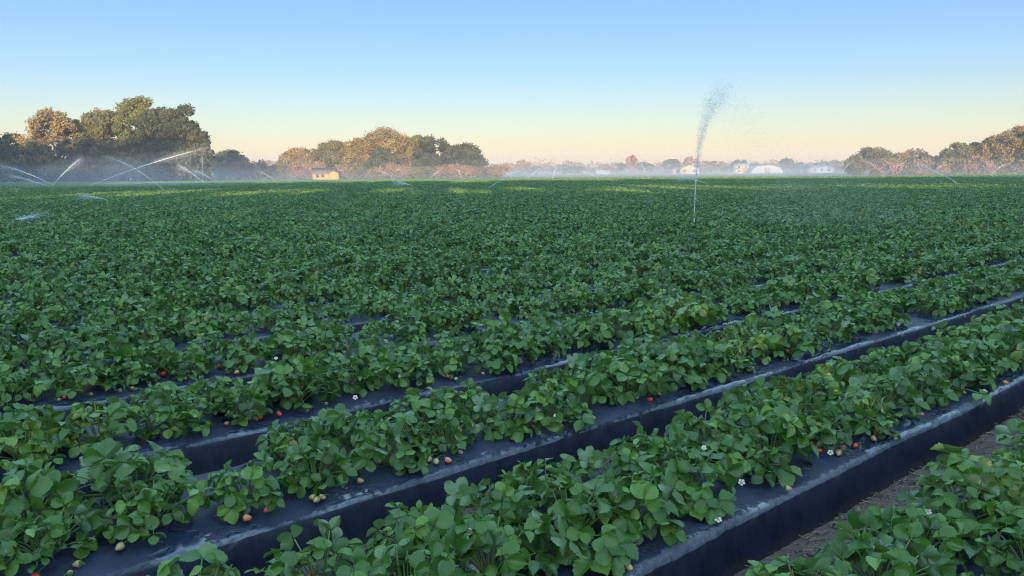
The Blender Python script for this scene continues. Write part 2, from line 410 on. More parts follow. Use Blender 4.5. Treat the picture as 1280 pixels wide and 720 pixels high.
def plant_geo(seed, hi):
    rg = np.random.default_rng(seed)
    fo, stm = MB(), MB()
    if not hi: stm = fo
    n = int(rg.integers(38, 48)) if hi else 40
    lean = rg.normal(0, 0.10, 2); big = rg.uniform(0.92, 1.12)
    for i in range(n):
        f = (i + 0.5) / n
        az = i * 2.39996 + rg.normal(0, 0.35)
        inc = R(8 + 74 * f ** 0.85) + rg.normal(0, 0.12)
        pl = (rg.uniform(0.145, 0.235) * (1.0 - 0.10 * f)) * big
        if f > 0.8: pl *= rg.uniform(0.75, 1.15)
        out = np.array([math.cos(az), math.sin(az), 0])
        d0 = nrm(out * math.sin(inc * 0.6) + np.array([lean[0], lean[1], math.cos(inc * 0.6)]))
        d1 = nrm(out * math.sin(min(inc * 1.25, 1.75)) + np.array([lean[0], lean[1], math.cos(min(inc * 1.25, 1.75))]))
        p0 = out * rg.uniform(0.0, 0.035) + np.array([0, 0, 0.0])
        pts = [p0]
        for a in np.linspace(0, 1, 5): pts.append(pts[-1] + nrm(d0 * (1 - a) + d1 * a) * pl / 5)
        tip = pts[-1]; tip[2] = max(tip[2], 0.03 + rg.uniform(0, 0.03))
        stm.tube(pts if hi else pts[::2] + [tip], (0.0025 if hi else 0.0028), sides=5 if hi else 3, tone=rg.uniform(0.1, 0.75) if rg.random() > 0.1 else 1.0, mat=0 if hi else 1, cap=False)
        nm = nrm(np.array([0, 0, 1.0]) * rg.uniform(0.5, 1.0) + out * rg.uniform(-0.2, 0.8) + rg.normal(0, 0.36, 3))
        if rg.random() < 0.09: nm = nrm(nm * 0.25 + rg.normal(0, 0.8, 3) + out * 0.5)
        dd = nrm(d1 * 0.65 + out * 0.5 + rg.normal(0, 0.15, 3))
        dd = nrm(dd - nm * (dd @ nm)); sd = np.cross(nm, dd)
        L = rg.uniform(0.046, 0.082) * big * (0.72 if f < 0.1 else 1.0)
        tone = float(np.clip(rg.normal(0.46, 0.24) + 0.25 * (f < 0.12), 0, 0.9))
        if rg.random() < 0.006: tone = 1.0
        nS = 13 if hi else 4
        sp_ = rg.uniform(1.15, 1.5)
        for k, ang in enumerate((0.0, sp_, -sp_)):
            dk = dd * math.cos(ang) + sd * math.sin(ang) - nm * rg.uniform(-0.05, 0.30)
            nk = nm + 0.22 * (sd * math.sin(ang)) * rg.uniform(-0.6, 1.0) + rg.normal(0, 0.10, 3)
            lk = L * (1.0 if k == 0 else 0.93) * rg.uniform(0.93, 1.07)
            o2 = tip + nrm(dk) * 0.006
            leaflet(fo, o2, dk, nk, lk, lk * rg.uniform(0.84, 1.0), rg, nS, np.clip(tone + rg.normal(0, 0.05), 0, 1), hi)
    return fo, stm
HI, MID = [], []
for s_ in range(8):
    f_, st_ = plant_geo(100 + s_, True)
    HI.append((f_.mesh('foliage', M_LEAF, smooth=True), st_.mesh('leaf_stems', M_STEM, smooth=True)))
for s_ in range(6):
    f_, _ = plant_geo(200 + s_, False)
    MID.append(f_.mesh('strawberry_plant', [M_LEAF, M_STEM], smooth=True))

# berries and flowers
def berry_mat(name, a, b_, seedc):
    k = NT(name); o = k.obj(); vo = k.new('ShaderNodeTexVoronoi'); vo.inputs['Scale'].default_value = 190.0; k.l.new(o, vo.inputs['Vector'])
    sx = k.new('ShaderNodeSeparateXYZ'); k.l.new(o, sx.inputs[0])
    g = k.math('ADD', k.math('MULTIPLY', sx.outputs[0], 26.0), 0.5, clamp=True)
    n = k.noise(o, 60.0, 3)
    c = k.mix(k.math('MULTIPLY', k.math('ADD', g, n), 0.5), a, b_)
    sd = k.math('LESS_THAN', vo.outputs['Distance'], 0.22)
    c = k.mix(k.math('MULTIPLY', sd, 0.7), c, seedc)
    k.set(Base_Color=c, Roughness=0.32, Subsurface_Weight=0.0); k.bump(vo.outputs['Distance'], 0.5, 0.002)
    return k.m
M_RED = berry_mat('ripe_berry', (0.50, 0.025, 0.018), (0.62, 0.06, 0.03), (0.55, 0.35, 0.08))
M_PINK = berry_mat('half_ripe_berry', (0.55, 0.36, 0.22), (0.60, 0.10, 0.06), (0.45, 0.32, 0.10))
M_PALE = berry_mat('unripe_berry', (0.33, 0.30, 0.12), (0.46, 0.32, 0.17), (0.24, 0.17, 0.05))
M_CALYX = plain('calyx', (0.09, 0.20, 0.04), 0.6)
M_PETAL = plain('petal', (0.62, 0.62, 0.58), 0.5, spot=0.05)
M_EYE = plain('flower_eye', (0.55, 0.42, 0.05), 0.7)
def berry_mesh(mat, L, W, seed):
    rg = np.random.default_rng(seed); b = MB()
    pr = [(0.0, 0.0), (0.55, 0.02), (0.85, 0.10), (1.0, 0.25), (0.97, 0.42), (0.82, 0.62), (0.58, 0.80), (0.30, 0.94), (0.0, 1.0)]
    b.lathe([(r * W / 2, z * L) for r, z in pr], 12)
    v = b.v[0]; v += rg.normal(0, W * 0.012, v.shape)
    b.v[0] = np.stack([v[:, 2] - L * 0.4, v[:, 0], v[:, 1]], -1)      # lie along x
    return b.mesh('berry', mat, smooth=True)
def calyx_mesh(L, W):
    b = MB()
    for i in range(9):
        a = i * 6.283 / 9; c, s = math.cos(a), math.sin(a); r = W * 0.62
        pts = [(-0.40 * L, 0.002 * c, 0.002 * s), (-0.42 * L, r * 0.5 * math.cos(a - 0.3), r * 0.5 * math.sin(a - 0.3)), (-0.37 * L, r * c, r * s), (-0.42 * L, r * 0.5 * math.cos(a + 0.3), r * 0.5 * math.sin(a + 0.3))]
        b.add(pts, [(0, 1, 2, 3)])
    b.tube([(-0.40 * L, 0, 0), (-0.62 * L, 0.004, 0.004), (-0.95 * L, 0.016, 0.010), (-1.5 * L, 0.03, 0.004)], [0.0018, 0.0015, 0.0015, 0.0013], 5)
    return b.mesh('calyx', M_CALYX)
BERRY = {}
for nm_, mt, Lb, Wb in (('red', M_RED, 0.038, 0.031), ('pink', M_PINK, 0.036, 0.030), ('pale', M_PALE, 0.031, 0.026)):
    BERRY[nm_] = (berry_mesh(mt, Lb, Wb, 5), calyx_mesh(Lb, Wb), Wb)
def flower_meshes():
    b, c, s = MB(), MB(), MB()
    for i in range(5):
        a = i * 6.283 / 5; q = []
        for t, r in ((0, 0.0035), (0.45, 0.007), (0.62, 0.0125), (0.3, 0.0165), (0, 0.0172), (-0.3, 0.0165), (-0.62, 0.0125), (-0.45, 0.007)):
            q.append((r * math.cos(a + t * 0.95), r * math.sin(a + t * 0.95), 0.002 + 0.0022 * math.sin(r * 140)))
        b.add(q, [(0, 1, 2, 3), (0, 3, 4, 5), (0, 5, 6, 7)])
    c.lathe([(0.0, 0.006), (0.004, 0.0055), (0.006, 0.003), (0.005, 0.0), (0, 0)], 8)
    s.tube([(0, 0, 0.0), (0.01, 0.004, -0.03), (0.03, 0.01, -0.07), (0.06, 0.02, -0.11)], 0.0014, 5)
    return b.mesh('flower', M_PETAL, smooth=True), c.mesh('flower_eye', M_EYE, smooth=True), s.mesh('flower_stalk', M_STEM)
FLOWER = flower_meshes()

# where every plant stands
rng = np.random.default_rng(11)
cand = []
k = -1
while P0 + SPC * k < 205:
    p = P0 + SPC * k
    for r_, off in ((0, 0.25), (1, 0.59)):
        ph = rng.uniform(0, 0.38)
        ts = np.arange(-170 + ph, 240, 0.365)
        xy = np.outer(ts, D) + N * (p + off)
        ok = (xy[:, 1] > 0.25) & (xy[:, 1] < field_end(xy[:, 0]) - 0.5) & (np.abs(xy[:, 0]) < 3.2 + 0.74 * xy[:, 1])
        for (x, y), t in zip(xy[ok], ts[ok]):
            jx, jy = rng.normal(0, 0.028, 2)
            cand.append((x + jx * D[0] + jy * N[0], y + jx * D[1] + jy * N[1], k, r_, rng.uniform(0, 6.283), (rng.uniform(0.80, 1.12) if rng.random() > 0.06 else rng.uniform(0.55, 0.7)), rng.random()))
    k += 1
cand = [c for c in cand if not (c[6] < 0.05 and c[2] > 0)]             # a few gaps in the rows
near = []
for i, c in enumerate(cand):
    d_ = math.hypot(c[0], c[1])
    if d_ > 16: continue
    q = project(c[0], c[1], BH + 0.12)
    if q and -35 < q[0] < 1315 and -50 < q[1] < 790: near.append((d_, i, q))
near.sort()
near = near[:300]
thing_ids = {i for _, i, _ in near}
things = []
mid_src = {}
for n_, (d_, i, q) in enumerate(near):
    x, y, k, r_, rz, sc, rv = cand[i]
    if d_ < 6.2:
        e_ = empty('strawberry_plant', (x, y, BH + 0.008), rz)
        a, s2 = HI[n_ % 8]
        f_ = link('foliage', a, e_); l_ = link('leaf_stems', s2, e_)
        for o in (f_, l_): o.scale = (sc, sc, sc)
        root = e_
    else:
        root = link('strawberry_plant', MID[n_ % 6]); root.location = (x, y, BH + 0.008); root.rotation_euler = (0, 0, rz); root.scale = (sc, sc, sc)
        mid_src.setdefault(n_ % 6, root)
    things.append([root, k, r_, q, {'red': 0, 'pink': 0, 'pale': 0, 'flower': 0}, d_])
def nearest_thing(x, y, hi_only=True):
    c = [(math.hypot(t[0].location.x - x, t[0].location.y - y), j) for j, t in enumerate(things) if not hi_only or t[0].type == 'EMPTY']
    return things[min(c)[1]]
def place_part(t, meshes, names, wp, rz, tilt=0.0, scale=1.0):
    root = t[0]
    inv = Matrix.Rotation(-root.rotation_euler.z, 4, 'Z') @ Matrix.Translation(-root.location)
    o = link(names[0], meshes[0], root)
    lp = inv @ Vector(wp)
    o.location = lp; o.rotation_euler = (0, tilt, rz - root.rotation_euler.z); o.scale = (scale,) * 3
    for nm_, me in zip(names[1:], meshes[1:]): link(nm_, me, o)
rb = np.random.default_rng(3)
def add_berry(px, py, kind, sc=1.0):
    w = on_plane(px, py, BH + 0.025); t = nearest_thing(w.x, w.y)
    if math.hypot(t[0].location.x - w.x, t[0].location.y - w.y) > 0.55: return
    me, ca, W = BERRY[kind]
    place_part(t, (me, ca), ('berry', 'calyx'), (w.x, w.y, BH + 0.008 + W * 0.5 * sc), math.atan2(t[0].location.y - w.y, t[0].location.x - w.x) + math.pi + rb.normal(0, 0.5), rb.uniform(0, 0.2), sc)
    t[4][kind] += 1
for px, py, kd in ((860, 629, 'pale'), (873, 636, 'pink'), (770, 701, 'pale'), (778, 705, 'pale'), (786, 708, 'pale'), (507, 582, 'pale'), (526, 580, 'pale'), (536, 574, 'pale'), (545, 577, 'pale'),
                   (641, 547, 'pale'), (668, 534, 'pink'), (1015, 557, 'red'), (1024, 563, 'red'), (1048, 566, 'pale'), (1092, 548, 'pale'), (1096, 541, 'red'), (1230, 489, 'pale'), (1257, 478, 'pink'),
                   (150, 683, 'pale'), (311, 522, 'pale'), (349, 517, 'red'), (275, 458, 'red'), (205, 467, 'red'), (122, 479, 'red'), (285, 463, 'pale'), (296, 465, 'pink'), (180, 472, 'pale'), (163, 478, 'pale'),
                   (434, 435, 'red'), (560, 470, 'pink'), (669, 440, 'pale'), (823, 492, 'pale'), (868, 479, 'pale'), (905, 463, 'pale'), (1115, 417, 'pale'), (1163, 401, 'red'), (1083, 417, 'pink'), (36, 499, 'pale'), (90, 428, 'red'),
                   (813, 600, 'pale'), (985, 610, 'pale'), (1140, 520, 'pale'), (935, 452, 'pale'), (985, 440, 'pink'), (740, 522, 'pale'), (450, 600, 'pale'), (560, 575, 'pink')):
    add_berry(px, py, kd, rb.uniform(0.95, 1.25))
for t_ in things:                                     # stray fruit at the feet of other plants
    if t_[0].type == 'EMPTY' and rb.random() < .5:
        for q_ in range(int(rb.integers(1, 4))):
            p_ = P0 + SPC * t_[1] + (rb.uniform(.07, .16) if t_[2] == 0 else BW - rb.uniform(.05, .13))
            tt = float(np.dot(D, t_[0].location[:2])) + rb.normal(0, .07)
            x_, y_ = row(tt, p_); kd = rb.choice(['pale', 'pale', 'pale', 'pink', 'red'])
            me_, ca_, W_ = BERRY[kd]
            place_part(t_, (me_, ca_), ('berry', 'calyx'), (x_, y_, BH + .004 + W_ * .45), rb.uniform(0, 6.28), rb.uniform(0, .2), rb.uniform(.75, 1.1))
            t_[4][kd] += 1
for px, py, h in ((797, 655, 0.07), (631, 529, 0.08), (672, 512, 0.10), (695, 520, 0.10), (444, 497, 0.06), (345, 448, 0.08), (830, 642, 0.05), (927, 603, 0.06), (898, 650, 0.03), (1038, 566, 0.03), (590, 660, 0.16), (390, 596, 0.05),
                  (8, 698, 0.05), (697, 419, 0.1), (810, 400, 0.1), (780, 405, 0.1), (1150, 500, 0.1), (500, 470, 0.12), (1000, 520, 0.14), (880, 560, 0.14), (235, 451, 0.1), (1160, 640, 0.15), (1230, 600, 0.14)):
    w = on_plane(px, py, BH + h); t = nearest_thing(w.x, w.y)
    tilt_to_cam = math.atan2(-w.y, -w.x)
    place_part(t, FLOWER, ('flower', 'flower_eye', 'flower_stalk'), (w.x, w.y, BH + h), tilt_to_cam, rb.uniform(0.3, 0.9), rb.uniform(0.75, 0.95))
    t[4]['flower'] += 1
# labels: what is on the plant and where it stands in which bed
groups = {}
for t in things: groups.setdefault((t[1], t[2]), []).append(t)
for (k, r_), lst in groups.items():
    lst.sort(key=lambda t: t[3][0])
    for j, t in enumerate(lst):
        c = t[4]; what = []
        if c['red']: what.append('ripe red berries' if c['red'] > 1 else 'one ripe red berry')
        if c['pink'] and not c['red']: what.append('a blushing berry')
        if c['pale'] and not what: what.append('pale unripe berries' if c['pale'] > 1 else 'one pale berry')
        if c['flower'] and len(what) < 1: what.append('a white flower' if c['flower'] == 1 else 'white flowers')
        feat = (' with ' + what[0]) if what else ''
        side = 'front' if r_ == 0 else 'back'
        tag(t[0], f'strawberry plant{feat}, {ordinal(j + 1)} from left, {side} row, {plants_phrase(k)}', 'plant', 'strawberry plants in rows on the beds')

# all the plants past the nearest three hundred: one mass, copies of the plants above
rest = [c for i, c in enumerate(cand) if i not in thing_ids]
me = bpy.data.meshes.new('strawberry_field')
me.from_pydata([(c[0], c[1], BH + 0.008) for c in rest], [], [])
for nm_, arr, tp in (('rot', [c[4] for c in rest], 'FLOAT'), ('scl', [c[5] for c in rest], 'FLOAT'), ('pid', [int(c[6] * 997) % 6 for c in rest], 'INT')):
    a = me.attributes.new(nm_, tp, 'POINT'); a.data.foreach_set('value', np.array(arr, np.int32 if tp == 'INT' else np.float32))
fo = link('strawberry_field', me)
tag(fo, 'dense green strawberry rows running back to the far edge of the field', 'strawberry crop', kind='stuff')
ng = bpy.data.node_groups.new('scatter_plants', 'GeometryNodeTree')
ng.interface.new_socket('Geometry', in_out='INPUT', socket_type='NodeSocketGeometry')
ng.interface.new_socket('Geometry', in_out='OUTPUT', socket_type='NodeSocketGeometry')
gn, gl = ng.nodes, ng.links
gi, go = gn.new('NodeGroupInput'), gn.new('NodeGroupOutput')
g2i = gn.new('GeometryNodeGeometryToInstance')
for j in sorted(mid_src, reverse=True):
    oi = gn.new('GeometryNodeObjectInfo'); oi.transform_space = 'ORIGINAL'; oi.inputs['Object'].default_value = mid_src[j]
    gl.new(oi.outputs['Geometry'], g2i.inputs[0])
iop = gn.new('GeometryNodeInstanceOnPoints')
iop.inputs['Pick Instance'].default_value = True
def named(nm_, tp):
    x = gn.new('GeometryNodeInputNamedAttribute'); x.data_type = tp; x.inputs['Name'].default_value = nm_; return x.outputs['Attribute']
cx = gn.new('ShaderNodeCombineXYZ'); gl.new(named('rot', 'FLOAT'), cx.inputs[2])
gl.new(gi.outputs[0], iop.inputs['Points']); gl.new(g2i.outputs[0], iop.inputs['Instance'])
gl.new(named('pid', 'INT'), iop.inputs['Instance Index'])
gl.new(cx.outputs[0], iop.inputs['Rotation'])
gl.new(named('scl', 'FLOAT'), iop.inputs['Scale'])
gl.new(iop.outputs[0], go.inputs[0])
md = fo.modifiers.new('scatter', 'NODES'); md.node_group = ng

# ------------------------------------------------------------------ straw and clods in the open furrow
b = MB(); rs = np.random.default_rng(8)
for i in range(2600):
    t = rs.uniform(-0.5, 9.0); p = P0 - 0.06 - abs(rs.normal(0, 0.17)); x, y = row(t, p)
    a = rs.uniform(0, 6.28); L = rs.uniform(0.015, 0.07); w = rs.uniform(0.0008, 0.0026); z = 0.004 + abs(rs.normal(0, 0.008))
    c, s = math.cos(a), math.sin(a); bend = rs.normal(0, 0.25)
    pts = [(x, y, z), (x + c * L * .5, y + s * L * .5, z + rs.uniform(-.002, .010)), (x + math.cos(a + bend) * L, y + math.sin(a + bend) * L, max(0.002, z + rs.normal(0, .006)))]
    b.tube(pts, w, 3, tone=rs.random(), cap=False)
k_ = NT('dry_straw'); c_ = k_.ramp(k_.attr(), [(0, (0.07, 0.05, 0.038)), (0.5, (0.22, 0.165, 0.12)), (1, (0.42, 0.35, 0.27))]); k_.set(Base_Color=c_, Roughness=0.85)
tag(link('straw_litter', b.mesh('straw_litter', k_.m)), 'dry brown straw and stem bits littering the sandy furrow', 'litter', kind='stuff')
b = MB()
for i in range(1500):
    t = rs.uniform(-0.5, 9.0); p = P0 - 0.05 - rs.uniform(0, 0.45); x, y = row(t, p); r = rs.uniform(0.003, 0.016)
    v = np.array([(1, 0, 0), (-1, 0, 0), (0, 1, 0), (0, -1, 0), (0, 0, 1), (0, 0, -1)], float) * r * rs.uniform(0.6, 1.1, (6, 1)) + rs.normal(0, r * .2, (6, 3)) + (x, y, r * 0.2)
    b.add(v, tris=[(0, 2, 4), (2, 1, 4), (1, 3, 4), (3, 0, 4), (2, 0, 5), (1, 2, 5), (3, 1, 5), (0, 3, 5)])
tag(link('soil_clods', b.mesh('soil_clods', M_SOIL)), 'small brown soil clods scattered in the sandy furrow', 'soil clods', kind='stuff')

# ------------------------------------------------------------------ trees
def leaf_cloud(mb, cen, rad, n, size, rg, tone0, flat=0.8, droop=0.0):
    u = rg.normal(0, 1, (n, 3)); u /= np.linalg.norm(u, axis=1)[:, None]
    r = rg.uniform(0.12, 1.0, n) ** 0.55 * (1 + 0.5 * rg.random(n) ** 2.5 * rg.choice([0, .6, 1.4], n))
    c = cen + u * r[:, None] * np.asarray(rad)
    nm = u * 0.7 + rg.normal(0, 0.6, (n, 3)); nm /= np.linalg.norm(nm, axis=1)[:, None]
    a = np.cross(nm, rg.normal(0, 1, (n, 3))); a /= np.linalg.norm(a, axis=1)[:, None] + 1e-9
    if droop: a = a * (1 - droop) + np.array([0, 0, -1.0]) * droop; a /= np.linalg.norm(a, axis=1)[:, None]
    b_ = np.cross(nm, a); s = size * rg.uniform(0.55, 1.35, n)[:, None]
    el = 1.0 + droop * 1.2
    v = np.stack([c - a * s * el, c + b_ * s * flat, c + a * s * el, c - b_ * s * flat], 1).reshape(-1, 3)
    tone = np.clip(tone0 + rg.normal(0, 0.09, n), 0, 1)
    mb.add(v, np.arange(n * 4).reshape(-1, 4), tone=np.repeat(tone, 4))
def tree_meshes(seed, H, Wd, mat, dens=1.0, leaf=0.34, low=0.22, style='oak'):
    rg = np.random.default_rng(seed)
    tr, crn = MB(), MB()
    th = H * rg.uniform(0.26, 0.34); r0 = H * 0.028
    top = np.array([rg.normal(0, .03) * H, rg.normal(0, .03) * H, th])
    tr.tube([(0, 0, -0.3), (0, 0, th * .3), top * (1, 1, .7), top], [r0 * 1.5, r0 * 1.05, r0 * .95, r0 * .85], 8)
    nb = 8 if style != 'sparse' else 14
    ends = []
    for i in range(nb):
        az = i * 2.4 + rg.normal(0, .3); f = (i + .5) / nb
        reach = Wd * (0.35 + 0.55 * math.sin(math.pi * (0.15 + 0.75 * f))) * rg.uniform(.75, 1.0)
        zz = H * (low + 0.18 + (0.72 - low) * f) * rg.uniform(.93, 1.04)
        e_ = np.array([math.cos(az) * reach, math.sin(az) * reach, zz])
        m_ = top * .5 + e_ * .5 + np.array([0, 0, -.04 * H])
        tr.tube([top * (1, 1, .85), m_ * .6 + top * .4, m_, e_], [r0 * .55, r0 * .42, r0 * .3, r0 * .1], 5)
        ends.append(e_)
        for q in range(3):
            g = e_ + rg.normal(0, 1, 3) * (Wd * .22, Wd * .22, H * .07)
            tr.tube([m_, (m_ + g) / 2 + rg.normal(0, .02 * H, 3), g], [r0 * .25, r0 * .16, r0 * .05], 4)
            ends.append(g)
    nlf = int(13000 * dens)
    cl = []
    for e_ in ends: cl.append((e_, Wd * rg.uniform(.15, .27)))
    for i in range(int(64 * min(1, dens) + 8)):
        az = rg.uniform(0, 6.283); f = rg.uniform(0, 1)
        prof = math.sin(math.pi * min(1, .20 + .72 * f)) ** .75
        rr = Wd * prof * math.sqrt(rg.uniform(.12, 1.0)) * rg.uniform(.8, 1.12)
        cl.append((np.array([math.cos(az) * rr, math.sin(az) * rr, H * (low + (0.94 - low) * f)]), Wd * rg.uniform(.13, .27)))
    tot = sum(r ** 2 for _, r in cl)
    for c_, r in cl:
        c_ = np.array([c_[0], c_[1], min(c_[2], H * (1.0 - .40 * min(1.2, (c_[0] ** 2 + c_[1] ** 2) / Wd ** 2)) - r * .6)])
        leaf_cloud(crn, c_, (r, r, r * .78), max(20, int(nlf * r ** 2 / tot)), leaf, rg, float(np.clip(rg.normal(.5, .17), .05, .95)))
    if style == 'moss':
        for i in range(70):
            az = rg.uniform(0, 6.283); rr = Wd * rg.uniform(.3, .95); z = H * rg.uniform(low + .05, .62)
            leaf_cloud(crn, np.array([math.cos(az) * rr, math.sin(az) * rr, z]), (.25, .25, H * .06), 24, leaf * .8, rg, .85, .4, .8)
    return tr.mesh('trunk', M_BARK, smooth=True), crn.mesh('crown', mat)
def tree(name, px, top, halfw, Y, mat, label, seed, group, **kw):
    v = ray(px, 300); X = v.x / v.y * Y
    zt = at(px, top, Y).z
    W = halfw * Y / FPX
    t, c = tree_meshes(seed, zt, W, mat, **kw)
    r = empty(name, (X, Y, 0), 0)
    link('trunk', t, r); link('crown', c, r)
    tag(r, label, 'tree', group)
    return r
G1, G2, G3 = 'trees of the big dark grove at left', 'trees of the middle grove', 'trees of the wood at right'
for a in (
    ('oak_tree', -4, 150, 17, 150, F_DARK, 'dark tree cut by the left edge of the photo, leftmost of the big grove', 1, dict(low=.08)),
    ('oak_tree', 24, 165, 26, 156, F_OLIVE, 'low olive tree between the cut-off dark tree and the rounded tan tree', 2, dict(low=.05, dens=.8)),
    ('oak_tree', 52, 172, 24, 160, F_GREEN, 'short greenish tree at the left foot of the rounded tan tree', 3, dict(low=.05, dens=.8)),
    ('oak_tree', 82, 131, 34, 154, F_TAN, 'rounded tan orange tree standing alone above the left part of the big grove', 4, dict(low=.02, dens=.75)),
    ('oak_tree', 113, 146, 32, 160, F_DARK, 'dark tree in the dip between the rounded tan tree and the tallest grove', 5, dict(low=.03)),
    ('oak_tree', 142, 130, 30, 152, F_OLIVE, 'olive tan tree on the left shoulder of the tallest part of the big grove', 6, dict(low=.03, dens=1.2)),
    ('oak_tree', 184, 117, 31, 154, F_GREEN, 'tallest tree of the big grove with a sunlit yellow green top', 7, dict(low=.03, dens=1.3)),
    ('oak_tree', 206, 132, 30, 149, F_DARK, 'dark tree right of the tallest yellow green one in the big grove', 8, dict(low=.03, dens=1.2)),
    ('oak_tree', 236, 128, 31, 150, F_DARK, 'dense dark evergreen crown forming the right end of the big grove', 9, dict(low=.02, dens=1.5)),
    ('oak_tree', 258, 158, 15, 147, F_DARK, 'narrow dark tree with ragged side at the right edge of the big grove', 10, dict(low=.02, dens=.7)),
):
    tree(*a[:8], G1, leaf=.20, **{**a[8], 'dens': a[8].get('dens', 1) * 1.7})
for a in (
    ('oak_tree', 293, 186, 19, 235, F_DARK, 'small grey round tree standing alone just right of the big grove', 11, dict(dens=.6)),
    ('oak_tree', 379, 185, 22, 228, F_TAN, 'low golden rounded tree at the left end of the middle grove', 12, dict(style='moss')),
    ('oak_tree', 420, 175, 24, 232, F_OLIVE, 'olive oak behind the yellow house in the middle grove', 13, dict()),
    ('oak_tree', 452, 172, 21, 226, F_TAN, 'golden oak hung with moss just right of the yellow house', 14, dict(style='moss')),
    ('oak_tree', 488, 158, 31, 230, F_TAN, 'tallest broad golden oak in the centre of the middle grove', 15, dict(style='moss', dens=1.2)),
    ('oak_tree', 482, 185, 16, 220, F_DARK, 'dark oak in front of the tallest golden oak of the middle grove', 35, dict(low=.1)),
    ('oak_tree', 519, 167, 20, 232, F_OLIVE, 'olive mossy oak on the right shoulder of the tallest golden oak', 16, dict(style='moss')),
    ('oak_tree', 545, 169, 24, 222, F_DARK, 'large dark oak in the right half of the middle grove', 17, dict(low=.06)),
    ('oak_tree', 582, 177, 23, 226, F_DARK, 'dark lacy oak at the right end of the middle grove', 18, dict(low=.08, dens=.75)),
):
    tree(*a[:3], a[3] * 1.12, *a[4:8], G2, leaf=.23, **{**a[8], 'dens': a[8].get('dens', 1) * 1.5})
for a in (
    ('oak_tree', 1083, 184, 24, 236, F_OLIVE, 'grey olive round oak with an orange bush at its foot, left end of right wood', 21, dict(dens=.8)),
    ('oak_tree', 1118, 190, 15, 240, F_TAN, 'small tan tree right of the grey olive round oak', 22, dict(dens=.6)),
    ('bare_tree', 1137, 184, 15, 243, F_PINK, 'thin nearly bare tree with twigs poking above the right wood', 23, dict(dens=.18, style='sparse')),
    ('oak_tree', 1149, 193, 11, 232, F_DARK, 'small dark round tree right of the nearly bare tree', 24, dict(dens=.6)),
    ('oak_tree', 1164, 195, 12, 236, F_TAN, 'low brown tree left of the tall feathery oaks in the right wood', 25, dict(dens=.6)),
    ('oak_tree', 1190, 178, 20, 230, F_OLIVE, 'feathery olive oak with open crown, left of two in the right wood', 26, dict(dens=.6, style='moss')),
    ('oak_tree', 1212, 177, 15, 234, F_OLIVE, 'feathery olive oak with open crown, right of two in the right wood', 27, dict(dens=.6)),
    ('oak_tree', 1240, 168, 25, 226, F_TAN, 'tan mossy oak on the left flank of the tallest right oak', 28, dict(style='moss')),
    ('oak_tree', 1266, 157, 26, 222, F_TAN, 'tallest golden mossy oak at the right edge of the photo', 29, dict(style='moss', dens=1.2)),
    ('oak_tree', 1300, 156, 30, 218, F_TAN, 'golden mossy oak cut by the right edge of the photo', 30, dict(style='moss')),
):
    tree(*a[:3], a[3] * 1.12, *a[4:8], G3, leaf=.23, **{**a[8], 'dens': a[8].get('dens', 1) * 1.5})

# brush at the feet of the groves, and the far trees: a few prototypes and their copies
def bush_meshes(seed, mat):
    rg = np.random.default_rng(seed); t, c = MB(), MB()
    for i in range(6):
        a = rg.uniform(0, 6.28); e_ = np.array([math.cos(a) * .7, math.sin(a) * .7, rg.uniform(.5, .8)])
        t.tube([(0, 0, -.05), e_ * .5 + (0, 0, .08), e_], [.05, .035, .01], 4)
        leaf_cloud(c, e_ * (1, 1, .9), (.48, .48, .28), 420, .06, rg, float(np.clip(rg.normal(.5, .18), 0, 1)))
    leaf_cloud(c, np.array([0, 0, .38]), (.85, .85, .42), 900, .06, rg, .45)
    return t.mesh('stems', M_BARK), c.mesh('foliage', mat)
BM = {}
for i, mt in enumerate((F_PINK, F_DARK, F_OLIVE, F_ORANGE)): BM[mt.name] = [bush_meshes(60 + i * 3 + j, mt) for j in range(2)]
def put_bush(px, top, halfw, Y, mat, label, group, j):
    v = ray(px, 300); X = v.x / v.y * Y; zt = at(px, top, Y).z; W = halfw * Y / FPX
    r = empty('bush', (X, Y, 0), j * 1.7); t, c = BM[mat.name][j % 2]
    for nm_, m_ in (('stems', t), ('foliage', c)):
        o = link(nm_, m_, r); o.scale = (W / .95, W / .95, zt / .95)
    tag(r, label, 'bush', group)
LB = [(6, 200, 22, 148), (36, 198, 24, 147), (66, 202, 22, 146), (97, 196, 24, 147), (128, 190, 26, 146), (158, 192, 24, 145.5), (188, 188, 26, 146), (216, 190, 24, 145), (244, 192, 22, 145)]
for j, (px, tp, hw, Y) in enumerate(LB):
    put_bush(px, tp, hw, Y, F_DARK if j % 3 else F_OLIVE, f'dark bush at the foot of the big left grove, {ordinal(j + 1)} from the left', 'understorey bushes of the big grove', j)
rp = random.Random(4)
MBp = [282, 304, 322, 340, 358, 376, 396, 436, 454, 474, 494, 512, 530, 548, 566, 584, 604, 622]
for j, px in enumerate(MBp):
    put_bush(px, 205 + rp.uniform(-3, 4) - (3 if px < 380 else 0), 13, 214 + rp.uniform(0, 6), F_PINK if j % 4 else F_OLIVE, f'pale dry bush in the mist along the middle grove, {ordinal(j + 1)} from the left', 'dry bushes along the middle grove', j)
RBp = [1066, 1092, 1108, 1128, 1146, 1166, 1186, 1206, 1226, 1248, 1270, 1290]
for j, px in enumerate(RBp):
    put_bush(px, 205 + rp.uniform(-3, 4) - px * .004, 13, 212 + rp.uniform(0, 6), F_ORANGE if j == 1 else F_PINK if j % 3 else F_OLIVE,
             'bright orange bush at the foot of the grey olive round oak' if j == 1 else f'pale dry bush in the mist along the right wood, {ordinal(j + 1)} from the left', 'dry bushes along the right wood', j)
FT = {}
